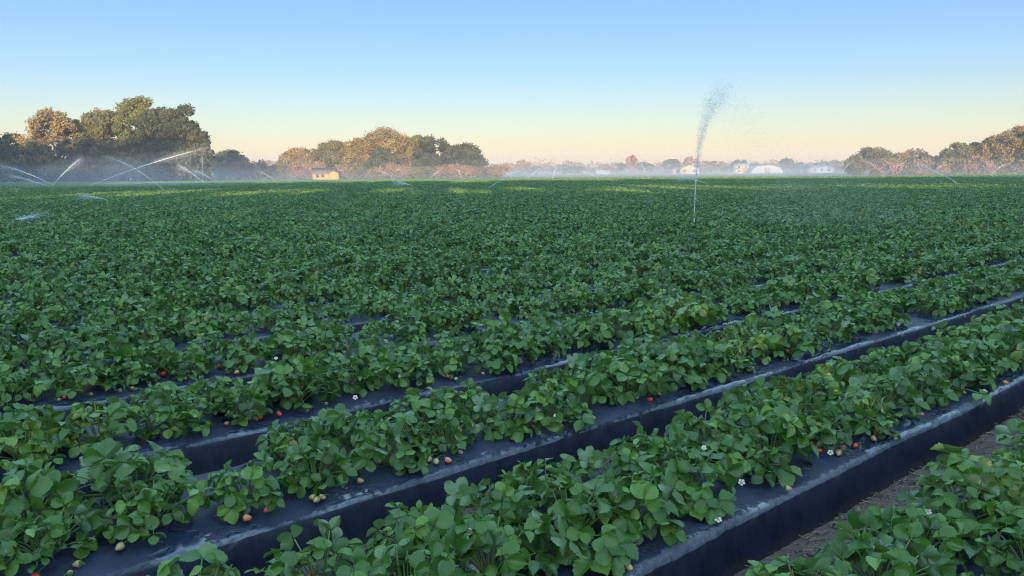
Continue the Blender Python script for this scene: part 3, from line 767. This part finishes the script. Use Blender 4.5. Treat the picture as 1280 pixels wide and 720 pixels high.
for i, mt in enumerate((F_DARK, F_PINK, F_ORANGE, F_OLIVE, F_TAN)):
    FT[mt.name] = [tree_meshes(300 + i * 4 + j, 9.0, 4.2, mt, dens=.28, leaf=.45, low=.1) for j in range(2)]
FARW = {'oak_leaf_dark': 'dark green', 'dry_brush': 'pinkish', 'leaf_orange': 'orange', 'oak_leaf_olive': 'olive', 'oak_leaf_tan': 'tan'}
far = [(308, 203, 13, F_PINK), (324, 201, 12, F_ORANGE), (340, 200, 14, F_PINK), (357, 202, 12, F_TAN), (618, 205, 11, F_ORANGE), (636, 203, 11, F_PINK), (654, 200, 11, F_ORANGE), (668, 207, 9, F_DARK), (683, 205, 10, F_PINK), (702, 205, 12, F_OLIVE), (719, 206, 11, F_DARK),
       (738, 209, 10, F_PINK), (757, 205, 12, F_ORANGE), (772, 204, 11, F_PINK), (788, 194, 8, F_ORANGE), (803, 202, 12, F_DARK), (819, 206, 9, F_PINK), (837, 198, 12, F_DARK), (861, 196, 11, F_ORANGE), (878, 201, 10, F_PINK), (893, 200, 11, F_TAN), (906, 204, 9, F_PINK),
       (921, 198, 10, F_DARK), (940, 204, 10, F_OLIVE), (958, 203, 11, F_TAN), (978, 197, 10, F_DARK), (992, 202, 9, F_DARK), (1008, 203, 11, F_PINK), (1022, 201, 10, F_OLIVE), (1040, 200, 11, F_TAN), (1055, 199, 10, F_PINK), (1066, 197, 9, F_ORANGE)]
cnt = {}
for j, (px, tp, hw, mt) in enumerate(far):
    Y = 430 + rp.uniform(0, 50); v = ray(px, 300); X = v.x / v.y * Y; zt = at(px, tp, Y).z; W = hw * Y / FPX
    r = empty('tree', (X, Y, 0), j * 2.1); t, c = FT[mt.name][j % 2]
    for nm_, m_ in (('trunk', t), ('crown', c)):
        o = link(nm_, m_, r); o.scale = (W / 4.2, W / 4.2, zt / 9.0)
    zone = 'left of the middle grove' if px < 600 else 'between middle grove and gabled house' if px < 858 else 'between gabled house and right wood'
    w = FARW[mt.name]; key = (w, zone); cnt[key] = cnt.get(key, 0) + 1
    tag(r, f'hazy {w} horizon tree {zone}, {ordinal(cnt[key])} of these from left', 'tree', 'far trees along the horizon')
b = MB(); rg = np.random.default_rng(77)
for X in np.arange(-420, 440, 7.0):
    Y = 540 + rg.uniform(0, 60); h = rg.uniform(5.5, 9.5)
    leaf_cloud(b, np.array([X, Y, h * .5]), (6.5, 5, h * .5), 200, .8, rg, float(np.clip(rg.normal(.45, .2), 0, 1)))
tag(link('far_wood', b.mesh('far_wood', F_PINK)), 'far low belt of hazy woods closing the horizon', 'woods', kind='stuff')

# the wood behind the camera that keeps the field in shade
s2 = np.array([math.sin(R(SUN_AZ)), math.cos(R(SUN_AZ))]); q2 = np.array([-s2[1], s2[0]])
b = MB(); rg = np.random.default_rng(21)
def belt(qq, dist, z, rad, n, size):
    c = s2 * dist + q2 * qq; leaf_cloud(b, np.array([c[0], c[1], z]), rad, n, size, rg, .5, 1.0)
QSGN = 1.0 if q2[0] < 0 else -1.0      # so that positive lies to the left of the view
for qq in np.arange(-190, 240, 5.0):
    hl = 9.5 + rg.normal(0, .35)
    for z in np.arange(1.0, hl - 1.6, 2.0): belt(qq * QSGN, 52 + rg.normal(0, 1), z, (3.6, 3.6, 1.9), 90, .75)
    belt(qq * QSGN, 52, hl - 1.6, (3.6, 3.6, 1.6), 130, .6)
    top = 14.4 + rg.normal(0, .5) + (12.0 if 45 < qq < 150 else 0); bot = 11.1 + rg.normal(0, .4)
    for z in np.arange(bot, top - 1.0, 1.8):
        belt(qq * QSGN, 52 + rg.normal(0, 1), z, (3.3, 3.3, 1.5), 120, .65)
    belt(qq * QSGN, 52, top - 1.1, (3.0, 3.0, 1.1), 80, .55)
    b.tube([(*(s2 * 52 + q2 * qq * QSGN), 0), (*(s2 * 52 + q2 * qq * QSGN), 12)], .25, 6)
tag(link('shading_wood', b.mesh('shading_wood', F_OLIVE)), 'belt of woods behind the viewer that shades the field', 'woods', kind='stuff')

# ------------------------------------------------------------------ houses
M_CREAM = plain('cream_wall', (0.30, 0.235, 0.15), 0.85, spot=.08)
M_YELLOW = plain('yellow_wall', (0.36, 0.22, 0.065), 0.85, spot=.08)
M_WHITEW = plain('white_wall', (0.21, 0.21, 0.22), 0.8, spot=.08)
M_ROOFB = plain('brown_roof', (0.12, 0.075, 0.07), 0.9)
M_ROOFG = plain('grey_roof', (0.14, 0.15, 0.18), 0.6)
M_GLASS = plain('window_glass', (0.03, 0.035, 0.04), 0.1, spot=.1)
M_SHEET = plain('plastic_sheet', (0.13, 0.155, 0.20), 0.45, spot=.1)
def house(name, px, Y, w, dpt, eave, ridge, wall, roof, label, ridge_x=True, rz=0.0, wins=(), door=None, over=.35, chimney=False, porch=False):
    v = ray(px, 300); X = v.x / v.y * Y
    r = empty(name, (X, Y, 0), rz)
    b = MB(); hw, hd = w / 2, dpt / 2
    b.add([(-hw, -hd, 0), (hw, -hd, 0), (hw, hd, 0), (-hw, hd, 0), (-hw, -hd, eave), (hw, -hd, eave), (hw, hd, eave), (-hw, hd, eave)], [(0, 1, 5, 4), (1, 2, 6, 5), (2, 3, 7, 6), (3, 0, 4, 7)])
    if ridge_x: b.add([(-hw, -hd, eave), (-hw, hd, eave), (-hw, 0, ridge), (hw, -hd, eave), (hw, hd, eave), (hw, 0, ridge)], tris=[(0, 2, 1), (3, 4, 5)])
    else: b.add([(-hw, -hd, eave), (hw, -hd, eave), (0, -hd, ridge), (-hw, hd, eave), (hw, hd, eave), (0, hd, ridge)], tris=[(0, 1, 2), (3, 5, 4)])
    link('wall', b.mesh('wall', wall), r)
    b = MB(); k = .14
    if ridge_x:
        sl = (ridge - eave) / hd
        for sg in (-1, 1):
            a = [(-hw - over, sg * (hd + over), eave - over * sl), (hw + over, sg * (hd + over), eave - over * sl), (hw + over, 0, ridge), (-hw - over, 0, ridge)]
            v8 = [(x, y, z + .02) for x, y, z in a] + [(x, y, z + .02 + k) for x, y, z in a]
            b.add(v8, [(0, 1, 2, 3), (4, 7, 6, 5), (0, 4, 5, 1), (1, 5, 6, 2), (2, 6, 7, 3), (3, 7, 4, 0)])
    else:
        sl = (ridge - eave) / hw
        for sg in (-1, 1):
            a = [(sg * (hw + over), -hd - over, eave - over * sl), (sg * (hw + over), hd + over, eave - over * sl), (0, hd + over, ridge), (0, -hd - over, ridge)]
            v8 = [(x, y, z + .02) for x, y, z in a] + [(x, y, z + .02 + k) for x, y, z in a]
            b.add(v8, [(0, 1, 2, 3), (4, 7, 6, 5), (0, 4, 5, 1), (1, 5, 6, 2), (2, 6, 7, 3), (3, 7, 4, 0)])
    rf = link('roof', b.mesh('roof', roof), r)
    if chimney:
        b = MB(); b.box(hw * .3, hw * .3 + .7, -.35, .35, ridge - .6, ridge + .9); link('chimney', b.mesh('chimney', M_CREAM), rf)
    for wx, wz, ww, wh in wins:
        b = MB(); b.box(wx - ww / 2, wx + ww / 2, -hd - .03, -hd + .05, wz, wz + wh); wo = link('window', b.mesh('window', M_GLASS), r)
        b = MB(); t_ = .09
        b.box(wx - ww / 2 - t_, wx - ww / 2, -hd - .06, -hd - .003, wz - t_, wz + wh + t_); b.box(wx + ww / 2, wx + ww / 2 + t_, -hd - .06, -hd - .003, wz - t_, wz + wh + t_)
        b.box(wx - ww / 2, wx + ww / 2, -hd - .06, -hd - .032, wz + wh, wz + wh + t_); b.box(wx - ww / 2, wx + ww / 2, -hd - .06, -hd - .032, wz - t_, wz)
        link('frame', b.mesh('frame', M_WHITEW), wo)
    if door:
        b = MB(); b.box(door - .5, door + .5, -hd - .04, -hd + .05, 0, 2.1); link('door', b.mesh('door', M_ROOFB), r)
    if porch:
        b = MB(); b.box(-hw - .6, hw + .6, -hd - 2.2, -hd - .01, 2.7, 2.85)
        for x in (-hw - .4, 0, hw + .4): b.box(x - .09, x + .09, -hd - 2.1, -hd - 1.9, 0, 2.7)
        link('porch', b.mesh('porch', M_WHITEW), r)
    tag(r, label, 'house', 'houses beyond the field')
    return r
house('house', 409, 205, 5.6, 5, 1.6, 2.9, M_YELLOW, M_ROOFB, 'sunlit yellow house with brown roof in front of the middle grove', True, R(8), ((-1.5, .6, .8, .7), (-.2, .6, .7, .7)))
house('house', 421, 202, 2.4, 3, 1.55, 2.1, M_YELLOW, M_ROOFB, 'small bright yellow wing at the right end of the yellow house', False, R(8))
house('house', 859, 405, 9.5, 10, 2.5, 4.5, M_CREAM, M_ROOFG, 'cream house with its gable end to the field, behind the near water jet', False, R(-10), ((-2.4, .9, 1, 1.2), (2.4, .9, 1, 1.2)), 0.0, chimney=True)
house('house', 845, 412, 6.0, 8, 2.4, 3.4, M_CREAM, M_ROOFB, 'low cream house half hidden left of the gabled house', True, 0, ((-1, .9, 1, 1.1),))
house('house', 921, 415, 7.0, 8, 4.2, 5.4, M_CREAM, M_ROOFG, 'two storey cream house with porch left of the long grey shed', True, R(5), ((-1.8, 2.9, 1, 1), (1.8, 2.9, 1, 1), (-1.8, .9, 1, 1.2)), 1.2, porch=True)
house('house', 1018, 405, 12.0, 9, 2.4, 3.9, M_WHITEW, M_ROOFG, 'white house with pale roof left of the right wood', True, R(4), ((-3.6, .9, 1.1, 1.1), (0, .9, 1.1, 1.1), (3.6, .9, 1.1, 1.1)))
house('house', 752, 440, 8.0, 8, 2.2, 3.3, M_WHITEW, M_ROOFG, 'faint low white house in the mist right of the middle grove', True)
# hoop shed
v = ray(950, 300); X = v.x / v.y * 410; r = empty('hoop_shed', (X, 410, 0), R(3))
b = MB(); n = 12; hw = 8.5
for yy in (-6, 6):
    b.add([(-hw * math.cos(math.pi * i / n), yy, 4.1 * math.sin(math.pi * i / n) ** .8) for i in range(n + 1)])
b.f4.append(np.array([(i, i + 1, n + 2 + i, n + 1 + i) for i in range(n)])); b.m4.append(np.zeros(n))
link('cover', b.mesh('cover', M_SHEET, smooth=True), r)
b = MB(); b.add([(-hw * math.cos(math.pi * i / n), -6.02, 4.1 * math.sin(math.pi * i / n) ** .8) for i in range(n + 1)], tris=[(0, i + 1, i) for i in range(1, n)])
link('end_wall', b.mesh('end_wall', M_SHEET), r)
b = MB(); b.box(-1.4, 1.4, -6.12, -6.04, 0, 2.6); link('door', b.mesh('door', M_ROOFG), r)
tag(r, 'long pale grey hoop shed between the two storey house and dark round tree', 'shed')

# ------------------------------------------------------------------ sprinklers and their water
def water_material():
    k = NT('water_spray')
    k.set(Base_Color=(0.88, 0.92, 0.97), Roughness=0.3, Specular_IOR_Level=0.4)
    t = k.new('ShaderNodeBsdfTranslucent'); t.inputs[0].default_value = (0.85, 0.9, 0.96, 1)
    m1 = k.new('ShaderNodeMixShader'); m1.inputs[0].default_value = .5
    k.l.new(k.p.outputs[0], m1.inputs[1]); k.l.new(t.outputs[0], m1.inputs[2])
    tr = k.new('ShaderNodeBsdfTransparent'); m2 = k.new('ShaderNodeMixShader')
    k.l.new(k.attr(), m2.inputs[0])
    k.l.new(tr.outputs[0], m2.inputs[1]); k.l.new(m1.outputs[0], m2.inputs[2]); k.l.new(m2.outputs[0], k.out.inputs[0])
    return k.m
M_WATER = water_material()
M_BRASS = plain('brass', (0.40, 0.28, 0.10), 0.4, 0.9, spot=.2)
M_PVC = plain('grey_pipe', (0.45, 0.46, 0.47), 0.5, spot=.1)
def spr_meshes():
    a, h, m, d = MB(), MB(), MB(), MB()
    a.tube([(0, 0, 0), (0, 0, .74)], .013, 8)
    h.lathe([(0, .74), (.020, .74), (.024, .76), (.024, .80), (.016, .82), (.016, .85), (0, .85)], 10)
    h.tube([(0, 0, .81), (.06, 0, .835), (.11, 0, .86)], [.013, .011, .008], 8)
    m.box(-.05, .13, -.005, .005, .868, .880); m.box(.10, .13, -.02, .02, .845, .868)
    d.lathe([(.028, 0), (.028, .03), (.014, .04), (.014, .10), (0, .10)], 8)
    return a.mesh('riser_pipe', M_PVC, True), h.mesh('nozzle_head', M_BRASS, True), m.mesh('swing_arm', M_BRASS), d.mesh('base_fitting', M_PVC, True)
SPR = spr_meshes()
def drops(mb, c, r, a, rg):
    n = len(c); r = np.broadcast_to(r, (n,)); base = np.array([(1, 1, 1), (-1, -1, 1), (-1, 1, -1), (1, -1, -1)], float) * .75
    v = c[:, None] + base[None] * r[:, None, None] * rg.uniform(.7, 1.3, (n, 4, 1))
    i = np.arange(n)[:, None] * 4
    tr = np.stack([np.concatenate([i + a_, i + b_, i + c_], 1) for a_, b_, c_ in ((0, 1, 2), (0, 3, 1), (0, 2, 3), (1, 3, 2))], 1).reshape(-1, 3)
    mb.add(v.reshape(-1, 3), tris=tr, tone=np.repeat(np.broadcast_to(a, (n,)), 4))
def jet(base, tip, sag, label, seed, w0, w1, nd, dr, dens=1.0, fall=None, core=.6, xp=1.0):
    """a stream leaving the nozzle, breaking up towards the tip, drops falling past it"""
    rg = np.random.default_rng(seed); b = MB()
    base, tip = np.array(base), np.array(tip)
    ss = np.linspace(0, 1, 26)
    P = base + (tip - base) * ss[:, None] ** np.array([xp, xp, 1.0]); P[:, 2] += sag * 4 * ss * (1 - ss)
    for lo, hi_, rr, al in ((0, int(26 * core), w0 * .45, 1.0 * dens), (0, min(26, int(26 * (core + .2))), w0 * 1.0, .16 * dens), (int(26 * core * .6), 26, (w0 + w1) * .45, .05 * dens)):
        seg = P[lo:hi_]; f = np.linspace(0, 1, len(seg))
        b.tube(seg + rg.normal(0, w0 * .15, seg.shape) * ss[lo:hi_, None], rr * (.55 + f * .8), 7, tone=min(1.0, al * 1.35) * np.clip(1 - f, 0, 1) ** .55, cap=False)
    s_ = rg.beta(2.2, 1.3, nd); c = base + (tip - base) * s_[:, None] ** np.array([xp, xp, 1.0]); c[:, 2] += sag * 4 * s_ * (1 - s_)
    wd = (w0 * .4 + (w1 - w0) * s_ ** 1.6)[:, None]
    c += rg.normal(0, 1, (nd, 3)) * wd * .7; c[:, 2] -= abs(rg.normal(0, 1, nd)) * wd[:, 0] * s_ * .8
    drops(b, c, dr * rg.uniform(.4, 1.2, nd), np.clip(.75 * dens * rg.uniform(.4, 1.0, nd), 0, 1), rg)
    if fall is not None:                       # thin curtain of drops below and beyond the tip
        n2 = fall[1]; f = rg.random(n2) ** 1.5; far_ = np.array(fall[0])
        c = P[17 + (rg.random(n2) * 8).astype(int)] * (1 - f)[:, None] + (far_) * f[:, None] + rg.normal(0, 1, (n2, 3)) * (w1 * .8 * (1 + 1.6 * f[:, None]))
        c[:, 2] += (tip[2] - base[2]) * .35 * 4 * f * (1 - f) * .25
        c[:, 2] = np.maximum(c[:, 2], .3)
        drops(b, c, dr * rg.uniform(.25, .8, n2), .5 * dens * rg.uniform(.3, 1, n2), rg)
    o = link('water_jet', b.mesh('water_jet', M_WATER))
    tag(o, label, 'water jet', 'water jets of the sprinklers')
    return o
def sprinkler(px, py, Y, tx, ty, dY, sag, slabel, jlabel, seed, w0, w1, nd, dr, dens=1.0, core=.6, xp=1.0, fall=None):
    b_ = at(px, py, Y)
    r = empty('sprinkler', (b_.x, b_.y, 0), 0); s_ = max(.6, b_.z / .85) if b_.z < 1.6 else 1.2
    tip = at(tx, ty, Y + dY); sag *= .55
    r.rotation_euler = (0, 0, math.atan2(tip.y - b_.y, tip.x - b_.x))
    for nm_, m_ in zip(('riser_pipe', 'nozzle_head', 'swing_arm', 'base_fitting'), SPR):
        o = link(nm_, m_, r); o.scale = (1, 1, s_)
    tag(r, slabel, 'sprinkler', 'field sprinklers')
    top = (b_.x, b_.y, .86 * s_)
    if fall is None and Y < 100:                  # drops raining down past the end of the stream
        g = np.array([b_.x, b_.y]) + (np.array([tip.x, tip.y]) - np.array([b_.x, b_.y])) * 1.45
        fall = ((g[0], g[1], .5), 1300)
    jet(top, tip, sag, jlabel, seed, w0, w1, nd, dr, dens, fall, core, xp)
# near sprinkler, right of centre
w = at(960, 190, 21.0)
sprinkler(868, 268, 19.0, 910, 101, -2.5, .9, 'sprinkler head among the plants at the foot of the near upright jet', 'tall upright water jet right of centre, breaking into drops against the sky', 1, .020, .24, 3600, .0066, .8, .42, 2.3, ((w.x + .8, w.y, 1.2), 7000))
L_ = [
    (66, 235, 86, 104, 196, 4, .35, 'sprinkler at left throwing a jet up right before the dark grove', 'jet rising to the right from the far left sprinkler, before the dark grove', .09, .5),
    (205, 246, 58, 128, 195, 6, .75, 'sprinkler in the field below the dark grove, nearest of the left ones', 'long white jet slanting up left across the dark grove', .06, .45),
    (112, 235, 80, 266, 183, 2, .5, 'sprinkler throwing the longest jet towards the right end of the dark grove', 'longest spreading jet rising right to the end of the dark grove', .10, 1.0),
    (66, 234, 90, -6, 205, 3, .5, 'sprinkler at left whose jet leaves by the left edge', 'upper jet slanting up to the left edge of the photo', .09, .5),
    (62, 238, 76, 8, 218, 3, .15, 'sprinkler at left with a short low jet', 'lower short jet slanting up left at the left edge of the photo', .06, .35),
    (135, 263, 35, 96, 244, 3, .08, 'sprinkler in mid field below the dark grove with a short thin jet', 'short thin jet low over the field at left', .035, .22),
    (256, 231, 92, 222, 206, 4, .3, 'sprinkler below the right end of the dark grove, jet to the left', 'jet slanting up left at the right end of the dark grove', .07, .4),
    (276, 231, 88, 240, 212, 3, .2, 'sprinkler just right of the dark grove, jet low to the left', 'faint low jet beside the right end of the dark grove', .06, .35),
    (253, 223, 128, 253, 192, -6, .3, 'sprinkler behind others at the right end of the dark grove', 'nearly upright faint jet at the right end of the dark grove', .09, .4),
    (612, 246, 58, 668, 211, 8, .4, 'sprinkler left of the photo centre in the far field', 'white jet slanting up right near the photo centre', .06, .4),
    (1195, 241, 62, 1134, 203, 8, .45, 'sprinkler in the far field below the right wood', 'long white jet slanting up left before the right wood', .055, .4),
    (1104, 219, 120, 1135, 202, 6, .5, 'far sprinkler left of the long jet by the right wood', 'far jet rising right before the right wood', .08, .5),
    (1104, 218, 125, 1080, 200, 4, .5, 'far sprinkler at the foot of the grey olive round oak', 'far jet rising left before the grey olive round oak', .08, .45),
    (884, 237, 66, 846, 221, 6, .2, 'sprinkler just right of the near upright jet, farther back', 'small slanting jet beside the near upright jet', .05, .3),
    (811, 225, 112, 801, 205, 5, .3, 'far sprinkler left of the gabled house', 'far upright white jet left of the gabled house', .08, .4),
    (516, 239, 66, 492, 227, 4, .12, 'sprinkler in the far field below the middle grove', 'small jet low over the field below the middle grove', .05, .35),
    (492, 222, 128, 470, 212, 4, .3, 'far sprinkler below the tallest golden oak', 'far faint jet below the tallest golden oak', .08, .45),
    (578, 226, 120, 572, 211, 4, .3, 'far sprinkler below the right end of the middle grove', 'far upright jet below the right end of the middle grove', .08, .45),
    (690, 227, 112, 696, 207, 3, .3, 'far sprinkler midway between middle grove and gabled house', 'far upright jet midway between middle grove and gabled house', .08, .45),
    (1025, 219, 130, 1034, 206, 4, .3, 'far sprinkler before the white house', 'far jet before the white house', .08, .45),
    (1240, 217, 125, 1262, 203, 4, .4, 'far sprinkler before the tallest right oak', 'far jet rising right before the tallest right oak', .08, .5),
    (640, 227, 118, 628, 212, 3, .3, 'far sprinkler just right of the middle grove, jet to the left', 'far jet just right of the middle grove, slanting up left', .08, .45),
    (660, 226, 124, 676, 210, 3, .3, 'far sprinkler right of the white jet near the photo centre', 'far jet slanting up right beyond the white one near the photo centre', .08, .45),
    (905, 223, 110, 938, 206, 3, .3, 'far sprinkler before the two storey cream house', 'far jet rising right before the two storey cream house', .08, .5),
    (982, 221, 118, 962, 207, 3, .3, 'far sprinkler before the long grey shed', 'far jet slanting up left before the long grey shed', .08, .45),
    (1052, 218, 122, 1062, 203, 3, .3, 'far sprinkler at the left foot of the right wood', 'far jet rising at the left foot of the right wood', .08, .45),
    (1165, 218, 118, 1180, 205, 3, .3, 'far sprinkler below the feathery olive oaks', 'far jet rising right below the feathery olive oaks', .08, .45),
    (345, 228, 112, 322, 213, 3, .3, 'far sprinkler in the open gap left of the middle grove', 'far jet slanting up left in the gap before the middle grove', .08, .45),
    (536, 226, 122, 552, 212, 3, .3, 'far sprinkler below the large dark oak', 'far jet rising right below the large dark oak', .08, .45),
    (748, 226, 116, 726, 213, 3, .3, 'far sprinkler before the faint low white house', 'far jet slanting up left before the faint low white house', .08, .45),
]
for i, a in enumerate(L_):
    px, py, Y, tx, ty, dY, sg, sl, jl, w0, w1 = a
    sprinkler(px, py, Y, tx, ty, dY, sg, sl, jl, 20 + i, w0 * .62, w1 * (.95 if Y < 100 else .6), 2600 if Y < 100 else 1000, .009 * (Y / 60) ** .7, .62 if Y < 100 else .24, .85)
# the jet whose sprinkler stands outside the left edge
b_ = at(-30, 300, 21); t_ = at(56, 268, 23)
jet(b_, t_, .12, 'low blurred jet entering from the left edge over the near rows', 91, .045, .20, 1500, .008, .75, None, .9)

# ------------------------------------------------------------------ mist and air
def vol_mat(name, col, dens, aniso=0.2):
    m = bpy.data.materials.new(name); m.use_nodes = True; n, l = m.node_tree.nodes, m.node_tree.links
    n.remove(n['Principled BSDF']); v = n.new('ShaderNodeVolumePrincipled')
    v.inputs['Color'].default_value = (*col, 1); v.inputs['Density'].default_value = dens; v.inputs['Anisotropy'].default_value = aniso
    l.new(v.outputs[0], n['Material Output'].inputs['Volume'])
    try: m.cycles.homogeneous_volume = True
    except Exception: pass
    return m
b = MB(); b.box(-900, 900, -120, 1200, -1.5, 29)
tag(link('haze', b.mesh('haze', vol_mat('haze_air', (0.95, 0.94, 0.96), 0.00055))), 'thin pale morning haze over the whole field', 'haze', kind='stuff')
def bank(cx, cy, rx, ry, rz, dens, label):
    b = MB(); n, m = 10, 24
    pr = [(max(.001, math.sin(math.pi * i / n)), -math.cos(math.pi * i / n)) for i in range(n + 1)]
    b.lathe([(a, z) for a, z in pr], m)
    o = link('mist', b.mesh('mist', vol_mat('mist_air', (0.95, 0.95, 1.0), dens, 0.3))); o.location = (cx, cy, 0); o.scale = (rx, ry, rz)
    tag(o, label, 'mist', kind='stuff')
for j, h in enumerate((2.2, 3.6, 5.4, 8.0)):
    bank(10, 232, 250 + 8 * j, 78 + 4 * j, h, .0013 if j < 2 else .0009, 'low pale mist lying before the groves and houses, layer ' + ('lowest', 'second', 'third', 'topmost')[j])
    bank(20, 420, 460 + 8 * j, 60 + 4 * j, h * 1.2, .0005, 'low mist among the far trees on the horizon, layer ' + ('lowest', 'second', 'third', 'topmost')[j])
bank(-60, 98, 46, 30, 3.0, .0024, 'fine spray drifting over the left sprinklers')
bank(-58, 100, 40, 24, 6.5, .0011, 'thinner high spray drifting over the left sprinklers')
bank(-43, 82, 8, 8, 3.7, .010, 'faint dome of spray between the crossing left jets')
bank(-35.5, 80, 7.5, 7, 4.0, .009, 'faint dome of spray under the longest left jet')
bank(7.5, 18.5, 2.0, 2.6, 1.9, .012, 'thin veil of fine spray right of the near upright jet')
